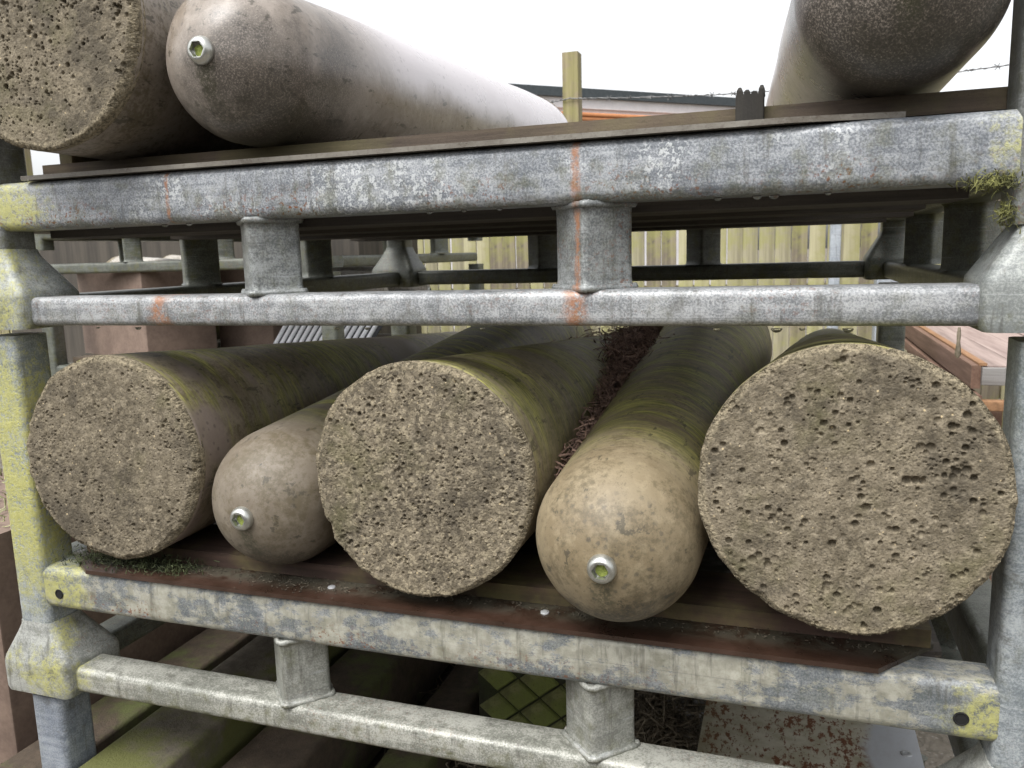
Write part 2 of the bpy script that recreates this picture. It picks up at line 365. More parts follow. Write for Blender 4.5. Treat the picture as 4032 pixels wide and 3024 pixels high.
R = lambda *a: tuple(x*S for x in a)
zS = lambda z: (z-FB)*S
mU = dict(
    rail=galv('steel_upper_rail', (1, 2, 3), (.130,.144,.162), (.385,.402,.42), white=.6, speck=1.0, moss=.45,
              lichen=((.02*S, 0, zS(-.05), .085), (W*S+.03, 0, zS(-.03), .075)), rusts=((.955*S, .0052, zS(-.075), zS(-.002)), (.334*S, .003, zS(-.075), zS(-.004)))),
    base=galv('steel_upper_base', (2, 5, 1), (.16,.17,.178), (.43,.44,.445), speck=.35, moss=.25,
              lichen=((-.02*S, 0, zS(-.21), .05),), rusts=((.955*S, .017, zS(-.229), zS(-.186)), (.30*S, .017, zS(-.229), zS(-.186)))),
    post=galv('steel_upper_post', (3, 3, 1), (.12,.125,.12), (.24,.25,.24), moss=.7, speck=.6),
    cup=galv('steel_upper_cup', (6, 1, 1), (.20,.215,.21), (.38,.40,.38), moss=.7, lichen=((-.05*S, -.02*S, zS(-.20), .10), (-.02*S, .0, zS(-.09), .05))),
    stub=galv('steel_upper_stub', (8, 2, 1), (.11,.118,.118), (.30,.315,.31), speck=.7, moss=.3, rusts=((.953*S, .005, zS(-.182), zS(-.078)),)),
    side=old_side, sheet=sheet_old, wood=batten_grey, under=under_wood, hole_shade=hole_shade)
mM = dict(
    rail=galv('steel_middle_rail', (11, 2, 3), (.11,.125,.132), (.27,.285,.29), peel=1.0, speck=.9, moss=.25, lichen=((.03*S, 0, zS(-.04), .07), (W*S-.01, 0, zS(-.05), .045))),
    base=galv('steel_middle_base', (12, 5, 1), (.16,.165,.14), (.42,.42,.375), peel=0, speck=.3, moss=.7, lichen=((.02*S, 0, zS(-.205), .05),)),
    post=galv('steel_middle_post', (13, 3, 1), (.165,.19,.205), (.38,.41,.42), moss=.3, speck=.5,
              lichen=((-.06*S, 0, zS(.20), .16), (-.05*S, 0, zS(.05), .14), (-.05*S, 0, zS(.12), .13), (-.06*S, 0, zS(.3), .10))),
    cup=galv('steel_middle_cup', (16, 1, 1), (.23,.24,.225), (.44,.45,.42), moss=.6, lichen=((.0*S, -.04*S, zS(-.2), .06), (-.08*S, -.04*S, zS(-.17), .035), (.02*S, .02*S, zS(-.12), .035))),
    stub=galv('steel_middle_stub', (18, 2, 1), (.18,.185,.165), (.36,.365,.33), speck=.2, moss=.45),
    side=old_side, sheet=sheet_red, wood=batten_rust, under=under_wood, hole_shade=hole_shade)
mB = dict(mM); mB.update(post=galv('steel_bottom_post', (23, 3, 1), (.15,.175,.215), (.34,.37,.41), moss=.15, speck=.1))
mN = dict(rail=old_side, base=old_side, post=old_side, cup=old_side, stub=old_side, side=old_side, sheet=sheet_old, wood=batten_grey, under=under_wood, hole_shade=hole_shade)
XL = -1.2077
stillage('galvanised steel stillage on top of the stack, rust streaks down its front rail', XL, 1.0, .135, mU, rod_sheet=True, lean=.017, post_top=.50, detail=False)
stillage('galvanised steel stillage with peeling cream coat on its front rail, middle of the stack', XL, 1.0, -.511, mM)
stillage('galvanised steel stillage at the bottom of the stack, holding mossy beams and a rusty cabinet', XL, 1.0, -1.157, mB, bearers=False)

# ------------------------------------------------------------------ concrete bollards
RB, RT, LT = .169, .110, 1.57
def fft_noise(n, beta, seed):
    r = np.random.default_rng(seed); f = np.fft.fftfreq(n); k = np.hypot(*np.meshgrid(f, f)); k[0, 0] = 1
    a = np.real(np.fft.ifft2(np.fft.fft2(r.standard_normal((n, n)))*k**(-beta/2))); a -= a.mean(); return a/a.std()
def face_mesh(name, n, seed, npits, rmin, rmax, depth, mat, rough=1.0, chip=1.0):
    """flat base end: a disc with blow holes pressed in and a chipped rim (local axis +Y goes into the bollard)"""
    r = np.random.default_rng(seed); H = 760; px = 2*RB/H
    h = fft_noise(H, 2.6, seed)*.00045*rough + fft_noise(H, 1.7, seed+1)*.00028*rough
    dens = fft_noise(H, 3.0, seed+5); ax = (np.arange(H)+.5)*px-RB
    i = 0; guard = 0
    while i < npits and guard < npits*12:
        guard += 1; a = r.uniform(0, 2*math.pi); q = RB*.96*math.sqrt(r.uniform()); cx, cz = q*math.cos(a), q*math.sin(a)
        ix, iz = int((cx+RB)/px), int((cz+RB)/px)
        if dens[min(iz, H-1), min(ix, H-1)] < r.normal(0, 2.6)-.6: continue
        u = r.uniform(); rad = rmin*(rmax/rmin)**(u**4.2)
        k = 1 if r.uniform() > .16 else r.integers(2, 5)          # clusters of bubbles
        for _ in range(k):
            ox, oz = (cx, cz) if k == 1 else (cx+r.normal(0, rad*1.1), cz+r.normal(0, rad*1.1)); rr = rad*r.uniform(.6, 1.0)
            x0, x1 = np.searchsorted(ax, [ox-rr, ox+rr]); z0, z1 = np.searchsorted(ax, [oz-rr, oz+rr])
            if x1 <= x0 or z1 <= z0: continue
            X, Z = np.meshgrid(ax[x0:x1], ax[z0:z1]); d2 = ((X-ox)**2+(Z-oz)**2)/rr**2
            hole_ = -rr*depth*r.uniform(.2, 1.0)*np.clip(1-d2**1.5, 0, 1)**.45*1.5
            h[z0:z1, x0:x1] = np.minimum(h[z0:z1, x0:x1], hole_)
        i += 1
    uu = np.linspace(-1, 1, n); Ug, Vg = np.meshgrid(uu, uu)
    X = Ug*np.sqrt(1-Vg**2/2); Z = Vg*np.sqrt(1-Ug**2/2); rad = np.hypot(X, Z); th = np.arctan2(Z, X)
    gx = np.clip((X+1)/2*H-.5, 0, H-1.001); gz = np.clip((Z+1)/2*H-.5, 0, H-1.001); i0 = gx.astype(int); j0 = gz.astype(int); fx = gx-i0; fz = gz-j0
    hh = h[j0, i0]*(1-fx)*(1-fz)+h[j0, i0+1]*fx*(1-fz)+h[j0+1, i0]*(1-fx)*fz+h[j0+1, i0+1]*fx*fz
    # chipped rim, uneven round the circumference
    nt = 2048; sp = np.fft.rfft(r.standard_normal(nt)); ff = np.arange(len(sp)); sp *= np.exp(-(ff/46.)**2)/np.maximum(ff, 4)**.6; cn = np.fft.irfft(sp, nt); cn /= cn.std()
    cth = cn[((th+math.pi)/(2*math.pi)*(nt-1)).astype(int)]
    wdt = .045+.018*np.clip(cth, -1.5, 2); k = np.clip((rad-(1-wdt))/wdt, 0, 1)
    rg = fft_noise(H, 2.0, seed+9)[j0, i0]
    hh = hh-(k**1.6)*(.0055+.002*cth)*chip-k**.7*np.abs(rg)*.0022*chip
    out = 1-np.clip(cth, -1, 3)*.0035*chip*k
    vs = np.stack([X*RB*out, -hh, Z*RB*out], -1).reshape(-1, 3)*S
    # skirt so that the rim closes onto the body
    idx = np.arange(n*n).reshape(n, n); fs = np.stack([idx[:-1, :-1], idx[:-1, 1:], idx[1:, 1:], idx[1:, :-1]], -1).reshape(-1, 4)
    bd = np.concatenate([idx[0, :-1], idx[:-1, -1], idx[-1, :0:-1], idx[:0:-1, 0]]); bv = vs[bd].copy(); bv[:, 1] = .022*S
    k0 = RB*.9965*S/np.hypot(bv[:, 0], bv[:, 2]); bv[:, 0] *= k0; bv[:, 2] *= k0
    nb = len(bd); ni = len(vs)+np.arange(nb); vs = np.concatenate([vs, bv]); fs = np.concatenate([fs, np.stack([bd, ni, np.roll(ni, -1), np.roll(bd, -1)], -1)])
    me = bpy.data.meshes.new(name); me.vertices.add(len(vs)); me.vertices.foreach_set('co', vs.astype(np.float32).ravel())
    me.loops.add(fs.size); me.loops.foreach_set('vertex_index', fs[:, ::-1].astype(np.int32).ravel() if False else fs.astype(np.int32).ravel())
    me.polygons.add(len(fs)); me.polygons.foreach_set('loop_start', np.arange(0, fs.size, 4, dtype=np.int32)); me.polygons.foreach_set('loop_total', np.full(len(fs), 4, np.int32))
    me.update(calc_edges=True); me.validate(); me.materials.append(mat); me.polygons.foreach_set('use_smooth', [True]*len(me.polygons)); me.update(); return me
def body_mesh(name, mat, seed):
    """tapered shaft from the base end (y~0) to a domed top"""
    rnd = random.Random(seed); na = 112; prof = [(.012, RB*.985), (.016, RB*.998)]
    for i in range(24): y = .022+(LT-.022)*i/23; prof.append((y, RB+(RT-RB)*y/LT))
    for i in range(1, 15):
        a = math.pi/2*i/15; prof.append((LT+RT*math.sin(a)*1.0, RT*math.cos(a)))
    ph = [(rnd.uniform(0, 6.28), rnd.uniform(0, 6.28), rnd.randint(2, 5)) for _ in range(4)]; vs = []; fs = []
    for y, q in prof:
        for k in range(na):
            t = 2*math.pi*k/na; d = sum(math.sin(n_*t+p+y*3.3*n_+s) for p, s, n_ in ph)*.00035
            vs.append(((q+d)*math.cos(t), y, (q+d)*math.sin(t)))
    for i in range(len(prof)-1):
        for k in range(na): a, b = i*na+k, i*na+(k+1) % na; fs.append((a, a+na, b+na, b))
    top = len(vs); vs.append((0, LT+RT, 0)); o = (len(prof)-1)*na
    fs += [(o+k, top, o+(k+1) % na) for k in range(na)]
    fs.append(tuple(range(na)))
    return mesh(name, vs, fs, mat, 60)
steel_bolt = plain('stainless_bolt', (.42,.43,.40), (.60,.60,.56), 90, .3, .12, .85)
def alg():
    g = G('socket_algae'); f = g.noise(500, 3, .7); return g.fin(g.mix(f, (.07,.09,.02), (.34,.40,.08)), .8, g.bump(f, .6, .002))
algae_m = alg()
def bolt(parent):
    """button-head bolt with a hexagon socket in the dome's tip; axis +Y outward"""
    y0 = LT+RT-.0012; q = .0182; rings = []; na = 36
    def circ(rr, y): return [(rr*math.cos(2*math.pi*k/na), y, rr*math.sin(2*math.pi*k/na)) for k in range(na)]
    def hexr(rr, y): 
        out = []
        for k in range(na):
            a = 2*math.pi*k/na; am = (a % (math.pi/3))-math.pi/6; out.append((rr*math.cos(math.pi/6)/math.cos(am)*math.cos(a), y, rr*math.cos(math.pi/6)/math.cos(am)*math.sin(a)))
        return out
    for rr, y in ((q*.98, -.001), (q, .0015), (q*.985, .004), (q*.93, .0072), (q*.83, .0099), (q*.72, .0115), (q*.64, .0122)): rings.append(circ(rr, y0+y))
    rings.append(hexr(q*.58, y0+.0120)); rings.append(hexr(q*.56, y0+.004))
    b = obj('lifting_bolt', mesh('lifting_bolt', *loft([r[::-1] for r in rings], False, True), steel_bolt, 35), parent)
    mv = [(0, y0+.0066, 0)]; mf = []
    for k in range(12):
        a = 2*math.pi*k/12; rr = q*random.uniform(.38, .46); mv.append((rr*math.cos(a), y0+random.uniform(.0045, .006), rr*math.sin(a)-.001))
    for k in range(12): mf.append((0, 1+(k+1) % 12, 1+k))
    obj('socket_algae', mesh('socket_algae', mv, mf, algae_m), b)
def bollard(label, B, T, seed, bodym, facem=None, fine=None, group=None):
    B = U(*B); T = U(*T); d = (T-B).normalized()
    t = thing('concrete_bollard', label, 'bollard', B, 0, group)
    t.rotation_mode = 'QUATERNION'
    y = d; x = y.cross(Vector((0, 0, 1))).normalized(); z = x.cross(y); mm = Matrix((x, y, z)).transposed(); t.rotation_quaternion = mm.to_quaternion()
    obj('shaft', body_mesh('shaft', bodym, seed), t)
    if fine: obj('base_face', face_mesh('base_face', fine[0], seed, *fine[1:], facem), t)
    else: obj('base_face', face_mesh('base_face', 60, seed, 60, .003, .008, .8, facem), t)
    bolt(t); return t
fA = concrete_face('base_concrete_a', 1, .93, 0, .55); fB = concrete_face('base_concrete_b', 2, .98, 1); fC = concrete_face('base_concrete_c', 3, 1.02, 0, .3); fD = concrete_face('base_concrete_d', 4, 1.0, 0, .25); fE = concrete_face('base_concrete_plain', 5)
grp = 'concrete bollards laid head to tail'
DY = LT*S
bollard('concrete bollard lying with its chipped pitted base against the lichened yellow post', (-1.0365, 1.0, -.3105), (-1.09, 2.57, -.3685), 21, concrete_body('bollard_one', 1, .75, (.31,.265,.20), DY, bare=.9), fA, (370, 1300, .0010, .0040, 1.3), grp)
bollard('smooth domed bollard end with shiny bolt, wedged between two pitted bases near the lichened post', (-.777, 2.64, -.3105), (-.757, 1.0725, -.3695), 22, concrete_body('bollard_two', 2, .95, (.215,.185,.145), DY, bare=.2, specks=.1), fE, None, grp)
bollard('concrete bollard with the most densely pitted rough base, between two domed ends', (-.486, 1.0, -.3115), (-.487, 2.57, -.3685), 23, concrete_body('bollard_three', 3, .85, (.33,.285,.20), DY, bare=.7), fB, (410, 2100, .0010, .0040, 1.3), grp)
bollard('domed bollard end with dark specks and algae in its bolt socket', (-.213, 2.583, -.3105), (-.204, 1.013, -.3695), 24, concrete_body('bollard_four', 4, 1.0, (.285,.235,.15), DY, specks=.5, bare=.15), fE, None, grp)
bollard('concrete bollard with large blow holes in its base, jutting out against the grey post', (.069, .965, -.279), (.115, 2.535, -.352), 25, concrete_body('bollard_five', 5, .8, (.31,.27,.19), DY, bare=.1), fC, (450, 1250, .0010, .0058, 1.25), grp)
bollard('concrete bollard on the top deck showing its pitted base beside a sooty dome', (-1.012, .93, .3345), (-1.10, 2.50, .2765), 26, concrete_body('bollard_six', 6, .1, (.30,.265,.225), DY, bare=.1), fD, (370, 850, .0015, .0046, 2.3), grp)
bollard('bollard on the top deck with sooty domed end and bolt, its shaft whitened on top by painted sky sheen', (-.83, 2.60, .3345), (-.735, 1.03, .2755), 27, concrete_body('bollard_seven', 7, .0, (.33,.288,.25), DY, soot=.95, specks=.3, bare=0, rough=.3, pale=1), fE, None, grp)
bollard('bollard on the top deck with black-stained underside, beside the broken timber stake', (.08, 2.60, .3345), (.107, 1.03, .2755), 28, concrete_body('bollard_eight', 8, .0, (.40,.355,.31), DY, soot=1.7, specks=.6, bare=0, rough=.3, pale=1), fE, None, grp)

# ------------------------------------------------------------------ what the bottom stillage holds
def moss_mat(name, base, green, amount=.6, seed=0, scale=6):
    g = G(name); v = g.map(loc=(seed, seed*2, 1)); n = g.noise(scale, 6, .7, v); f = g.noise(260, 3, .7, v); b = g.noise(45, 4, .7, v)
    c = g.mix(g.step(b, .3, .7), tuple(x*.6 for x in base), base)
    c = g.mix(g.mul(g.step(n, .62-.3*amount, .72-.2*amount), .9), c, g.mix(f, tuple(x*.45 for x in green), green))
    c = g.mix(g.mul(g.step(f, .56, .72), .5), c, (.03,.03,.018))
    return g.fin(c, .85, g.bump(g.add(f, b), .5, .003))
mossy = moss_mat('mossy_concrete', (.15,.13,.10), (.14,.15,.035), .65, 1)
mossy2 = moss_mat('mossy_timber', (.085,.062,.042), (.12,.14,.04), .45, 4)
brownc = plain('brown_block', (.14,.098,.076), (.22,.158,.122), 12, .8, .2)
def beam(label, x0, x1, y0, y1, z0, z1, mat, cat='beam', name='concrete_beam', grp=None, rz=0):
    cx, cy = (x0+x1)/2, (y0+y1)/2
    vf = bar((0, y0-cy, (z1-z0)/2), (0, y1-cy, (z1-z0)/2), x1-x0, z1-z0, .010, 3, 6, .0015)
    o = obj(name, mesh(name, *vf, mat, 40)); o.location = U(cx, cy, z0); o.rotation_euler = (0, 0, rz); return tag(o, label, cat, grp)
def block(label, cx, cy, z0, wx, wy, h, rz, mat, cat='block', name='brown_block', grp=None):
    o = obj(name, mesh(name, *box(-wx/2, wx/2, -wy/2, wy/2, 0, h, .006), mat, 40)); o.location = U(cx, cy, z0); o.rotation_euler = (0, 0, rz); return tag(o, label, cat, grp)
zb = -1.157+.0315
beam('green mossy concrete beam inside the bottom stillage along its side frame', -1.195, -1.035, .97, 2.38, zb, -.888, mossy)
beam('dark brown timber beam beside the green mossy concrete beam', -1.015, -.865, 1.02, 2.36, zb, -.955, mossy2, name='timber_beam')
beam('flat dark timber plank lying low inside the bottom stillage', -.80, -.69, 1.10, 2.36, zb, -1.05, mossy2, name='timber_plank', cat='plank')
# tread block with raised diamonds
tr = thing('tread_block', 'green block with raised diamond pattern inside the bottom stillage', 'block', U(-.51, 1.62, zb))
tm = moss_mat('tread_green', (.26,.27,.11), (.30,.36,.09), .7, 7, 9); tdk = moss_mat('tread_groove', (.05,.052,.028), (.06,.075,.025), .5, 8)
obj('block_body', mesh('block_body', *box(-.15, .15, 0, .24, 0, .245), tdk, 40), tr)
h0 = .041; pm = None
rp = [(0, -1), (1, 0), (0, 1), (-1, 0)]
def pad(k0, y): return [(a*h0*1.22*k0, y, b*h0*k0) for a, b in rp]
pm = mesh('pad', *loft([pad(.93, 0.002), pad(.91, -.004), pad(.82, -.008)]), tm)
for j in range(-1, 8):
    for i in range(-4, 5):
        x = (i+(.5 if j % 2 else 0))*2*h0*1.22; z = .012+j*h0
        if abs(x) < .112 and .03 < z < .215: obj('pad', pm, tr, (x*S, 0, z*S))
# rusty cabinet
def rusty():
    g = G('rusty_enamel'); px, py, pz = g.sep(g.P); v = g.map((1.6, .8, 1))
    n = g.noise(62, 6, .75, v); big = g.noise(9, 3, .6)
    c = g.mix(g.step(g.noise(30, 4, .6), .3, .7), (.36,.33,.23), (.55,.52,.42))
    right = g.step(g.add(px, g.mul(g.add(big, -.5), .06)), .075, .10)
    c = g.mix(right, c, (.52,.54,.57))
    k = g.mul(g.step(g.add(n, g.mul(g.add(big, -.5), .35)), .52, .57), g.math('SUBTRACT', 1.0, g.mul(right, .95)))
    c = g.mix(k, c, g.mix(g.noise(200, 3, .7), (.09,.032,.015), (.24,.09,.035)))
    c = g.mix(g.mul(g.step(px, -.08, -.17), .3), c, (.16,.14,.07))
    return g.fin(c, .55, g.bump(k, .4, .0015))
cb = thing('rusty_cabinet', 'cream steel cabinet lying flat, heavily rust-speckled, in the bottom stillage', 'cabinet', U(.05, 1.75, zb))
rmat = rusty()
obj('cabinet_body', mesh('cabinet_body', *box(-.185, .187, -.55, .55, 0, .245, .006), rmat, 40), cb)
rv = plain('rivet_steel', (.4,.41,.42), (.52,.53,.54), 80, .4, .1, .3)
for yy in (-.31, .02, .35):
    rings = [[(.163+q*math.cos(a), yy+q*math.sin(a), .245+z) for a in [i*math.pi/8 for i in range(16)]] for q, z in ((.0095, 0), (.0085, .002), (.005, .0024), (.0045, .001))]
    obj('rivet', mesh('rivet', *loft(rings, False, True), rv, 40), cb)

# ------------------------------------------------------------------ dry litter, moss
def strips(name, pts, lens, wid, mat, seed, flat=.25, up=0.0):
    """many thin curved three-sided fibres as one mesh"""
    r = random.Random(seed); vs = []; fs = []
    for p in pts:
        L_ = r.uniform(*lens); a = r.uniform(0, 6.28); el = r.gauss(up, flat); d = Vector((math.cos(a)*math.cos(el), math.sin(a)*math.cos(el), math.sin(el)))
        c = Vector((r.gauss(0, 1), r.gauss(0, 1), r.gauss(0, 1)))*L_*.35; w_ = wid*r.uniform(.5, 1.2); sd = d.cross(Vector((0, 0, 1)))
        sd = sd.normalized() if sd.length > .01 else Vector((1, 0, 0)); up_ = sd.cross(d)
        o = len(vs); n = 4
        for i in range(n+1):
            t = i/n; q = Vector(p)+d*L_*(t-.5)+c*(t*(1-t)); k = w_*(1-.6*t)
            vs += [tuple(q+sd*k), tuple(q-sd*k), tuple(q+up_*k*1.1)]
        for i in range(n):
            for j in range(3): b0 = o+i*3+j; b1 = o+i*3+(j+1) % 3; fs.append((b0, b1, b1+3, b0+3))
        fs.append((o, o+1, o+2))
    return mesh(name, vs, fs, mat)
def litter_mat(name, a, b):
    g = G(name); n = g.noise(55, 3, .7); return g.fin(g.mix(g.step(n, .3, .7), a, b), .85)
lit = litter_mat('dry_litter', (.09,.055,.042), (.38,.25,.19)); lit2 = litter_mat('pale_litter', (.09,.075,.05), (.26,.22,.16))
mossg = litter_mat('moss_green', (.10,.115,.02), (.30,.31,.07)); mossd = litter_mat('moss_dark', (.02,.026,.012), (.07,.085,.03))
r0 = random.Random(5); pts = []
for _ in range(4200):
    t = r0.random(); y = 1.12+1.45*t
    R3 = RB+(RT-RB)*(y-1)/LT; R4 = RT+(RB-RT)*(y-1.01)/LT
    c3 = (-.486, -.3115-.057*(y-1)/LT); c4 = (-.204-.009*(y-1), -.3695+.059*(y-1)/LT)
    xm = c3[0]+(c4[0]-c3[0])*R3/(R3+R4); top = -.328+.098*min(1, t*1.9)+r0.gauss(0, .010)
    wdt = .010+.05*max(0, (top+.34)/.10)
    pts.append((xm+r0.gauss(0, max(.012, wdt)), y, top-abs(r0.gauss(0, .022))))
tag(obj('dry_litter', strips('dry_litter', pts, (.03, .085), .0022, lit, 3, .45), None, U(0, 0, 0)), 'brown dry needles and twigs caught between two bollards', 'litter', None, 'stuff')
pts = [(-.27+r0.gauss(0, .06), 1.68+r0.gauss(0, .12), -1.12+abs(r0.gauss(0, .085))) for _ in range(1500)]
pts += [(r0.uniform(-.86, -.2), r0.uniform(1.15, 2.3), -1.122+abs(r0.gauss(0, .012))) for _ in range(900)]
tag(obj('dry_litter', strips('dry_litter', pts, (.03, .08), .0022, lit2, 4, .5), None, U(0, 0, 0)), 'heap of dead grass beside the rusty cabinet in the bottom stillage', 'litter', None, 'stuff')
pts = [(r0.uniform(-1.17, -.93)+.02*r0.gauss(0, 1), 1.035+r0.gauss(0, .016), -.5025+abs(r0.gauss(0, .008))) for _ in range(1100)]
tag(obj('moss_patch', strips('moss_patch', pts, (.003, .009), .0012, mossd, 5, .8, .5), None, U(0, 0, 0)), 'dark green moss on the deck under the pitted base by the lichened post', 'moss', None, 'stuff')
pts = [(r0.uniform(-.95, .2), 1.05+r0.gauss(0, .010), -.5035+abs(r0.gauss(0, .002))) for _ in range(420)] + [(r0.uniform(-.82, -.62), 1.03+r0.gauss(0, .012), -.5025) for _ in range(120)]
tag(obj('grit_litter', strips('grit_litter', pts, (.0015, .0045), .0011, litter_mat('grit', (.03,.026,.018), (.12,.10,.07)), 6, .3), None, U(0, 0, 0)), 'loose grit and bark crumbs along the rust-red deck sheet', 'litter', None, 'stuff')
pts = [(.205+r0.gauss(0, .016), 1.004+r0.gauss(0, .010), .061+r0.gauss(0, .005)) for _ in range(260)] + [(.218+r0.gauss(0, .005), 1.004+r0.gauss(0, .006), .028+r0.gauss(0, .008)) for _ in range(110)]
tag(obj('moss_tuft', strips('moss_tuft', pts, (.004, .014), .0009, litter_mat('tuft', (.05,.052,.016), (.20,.20,.06)), 7, .9), None, U(0, 0, 0)), 'yellow-green moss tuft hanging where the top rail meets the grey post', 'moss', None, 'stuff')
tw = [[(.178+q*math.cos(a), .999+q*math.sin(a), z) for a in [k*math.pi/3 for k in range(6)]] for q, z in ((.001, -.128), (.0034, -.124), (.0026, -.116), (.0018, -.110), (.0022, -.103), (.0014, -.094))]
tag(obj('dead_catkin', mesh('dead_catkin', *loft(tw), lit2, 60), None, U(0, 0, 0)), 'small dried catkin hanging below the top stillage base rail', 'twig')

block('brown plank on edge along the top deck, under the pitted base', -1.178, 1.74, .1425, .03, 1.25, .10, 0, batten_grey, 'plank', 'timber_plank')
# ------------------------------------------------------------------ broken stake on the top deck
def stake():
    r = random.Random(9); t = thing('broken_stake', 'black rotten timber stake with splintered top on the top deck', 'stake', U(-.0495, 1.058, .1425))
    mt = wood('rotten_wood', (.008,.007,.006), (.03,.026,.02), 2, 2)
    vs, fs = join(box(-.0165, .0165, -.009, .009, 0, .037, .002))
    obj('stake_body', mesh('stake_body', vs, fs, mt, 40), t)
    for k in range(4):
        x = -.0118+k*.0078; hh = (.009, .006, .004, .010)[k]
        rings = [[(x+a*q+.0006*k, b*.008*min(1, q/.003), z) for a, b in ((-1, -1), (1, -1), (1, 1), (-1, 1))] for q, z in ((.0040, .035), (.0034, .037+hh*.55), (.0016, .037+hh))]
        obj('splinter', mesh('splinter', *loft(rings), mt), t)
stake()
# screw heads in the red sheet
for i, (x, y, lb) in enumerate(((-.662, 1.040, 'small round screw head in the red deck sheet before the densest pitted base'), (-.317, 1.040, 'small round screw head in the red deck sheet before the speckled dome'))):
    rings = [[(q*math.cos(a), q*math.sin(a), z) for a in [k*math.pi/8 for k in range(16)]] for q, z in ((.0065, 0), (.006, .0018), (.003, .0026))]
    tag(obj('screw_head', mesh('screw_head', *loft(rings), rv, 40), None, U(x, y, -.504)), lb, 'screw')
# water drops under the rails
g = G('water'); wat = g.fin((1, 1, 1), .0, None, 0, .5, Transmission_Weight=1.0, IOR=1.33)
dv = []
for i in range(7):
    a = -math.pi/2*i/6; dv.append([(math.cos(a)*math.cos(b), math.cos(a)*math.sin(b), math.sin(a)) for b in [k*math.pi/8 for k in range(16)]])
dv[-1] = [(.02*math.cos(b), .02*math.sin(b), -1) for b in [k*math.pi/8 for k in range(16)]]
dm = mesh('water_drop', *loft([q[::-1] for q in dv]), wat, 60)
for x, z, k in [(a, -.0975, b) for a, b in ((-.9696, 1), (-.6136, .8), (-.5643, .8), (-.0827, 1), (-.0128, 1.3), (.0158, .7), (.0666, 1.2), (-.39, .7), (-1.05, .6))] + [(a, .0590, b) for a, b in ((-.899, 1), (-.854, 1), (-.083, 1), (-.038, 1.1), (-.019, 1.2), (-.46, .9), (-.41, .8), (-.36, .8), (-1.0, .7), (.04, .8))]:
    o = obj('water_drop', dm, None, U(x, 1.022, z)); o.scale = (.0052*k, .0045*k, .0042*k)
    lo = z < 0
    tag(o, 'clear rain drop hanging under the base rail of the top stillage' if lo else 'clear rain drop hanging under the deck rail of the top stillage', 'water drop', 'rain drops under the base rail' if lo else 'rain drops under the deck rail')

# ------------------------------------------------------------------ neighbouring stacks and yard clutter
stillage('mossy steel stillage of the neighbouring stack, carrying brown blocks', -3.2, 2.85, -.45, mN, rot=math.radians(-2), bearers=False, detail=False, cups=False, group='steel stillages of the neighbouring stack')
stillage('mossy steel stillage on top of the neighbouring stack, empty', -3.2, 2.85, .196, mN, rot=math.radians(-2), bearers=False, detail=False, cups=False, post_top=.03, group='steel stillages of the neighbouring stack')
stillage('mossy steel stillage at the foot of the neighbouring stack', -3.2, 2.85, -1.096, mN, rot=math.radians(-2), bearers=False, detail=False, cups=False, group='steel stillages of the neighbouring stack')
zn = -.45+.0325
block('large pinkish brown block standing askew on the neighbouring stack', -2.90, 3.12, zn, .62, .34, .42, math.radians(-20), brownc)
block('small brown block behind the large askew one on the neighbouring stack', -2.52, 3.45, zn, .30, .22, .40, math.radians(4), brownc)
bfar = concrete_body('bollard_far', 9, .2, (.5,.48,.45), DY, bare=0)
sl = wood('sleeper_wood', (.06,.048,.036), (.12,.10,.075), 6, 1, green=.4)
block('timber packer raising two pale bollards on the neighbouring stack, near their domes', -2.2, 3.78, zn, .09, .62, .13, math.radians(3), sl, 'timber', 'timber_packer')
block('timber packer raising two pale bollards on the neighbouring stack, near their bases', -3.0, 3.78, zn, .09, .62, .13, math.radians(3), sl, 'timber', 'timber_packer')
zc = zn+.132
bollard('pale domed bollard lying crosswise on the neighbouring stack, closer to the brown blocks', (-3.55, 3.66, zc+RB), (-1.985, 3.60, zc+RT), 31, bfar, fE, None, 'pale bollards on the neighbouring stack')
bollard('pale domed bollard lying crosswise on the neighbouring stack, farther from the brown blocks', (-3.50, 4.0, zc+RB), (-1.935, 3.99, zc+RT), 32, bfar, fE, None, 'pale bollards on the neighbouring stack')
block('tall reddish brown concrete block beside the stack, moss on its top', -1.73, 1.62, GZ, .46, .98, .90, 0, brownc)
pts = [(r0.uniform(-1.94, -1.52), r0.uniform(1.15, 2.08), -.528+abs(r0.gauss(0, .012))) for _ in range(900)]
tag(obj('moss_patch', strips('moss_patch', pts, (.012, .04), .003, litter_mat('moss_pale', (.16,.17,.07), (.42,.42,.24)), 8, .8, .4), None, U(0, 0, 0)), 'pale green moss on top of the tall reddish brown block', 'moss', None, 'stuff')
beam('mossy timber sleeper on the ground beside the tall brown block', -1.49, -1.335, .9, 2.3, GZ, -1.22, mossy, name='timber_sleeper', cat='sleeper')
beam('mossy timber sleeper stacked on another beside the tall brown block', -1.48, -1.345, .94, 2.3, -1.219, -.98, mossy2, name='timber_sleeper', cat='sleeper')
block('big dark crate added behind the neighbouring stack to darken the gap', -4.2, 5.2, GZ, 3.1, .9, 1.62, 0, wood('dark_gap_wood', (.035,.03,.024), (.075,.064,.05), 44, 2, gs=.4), 'crate', 'dark_gap_crate')  # added dark box, fills the left fork gap with darkness
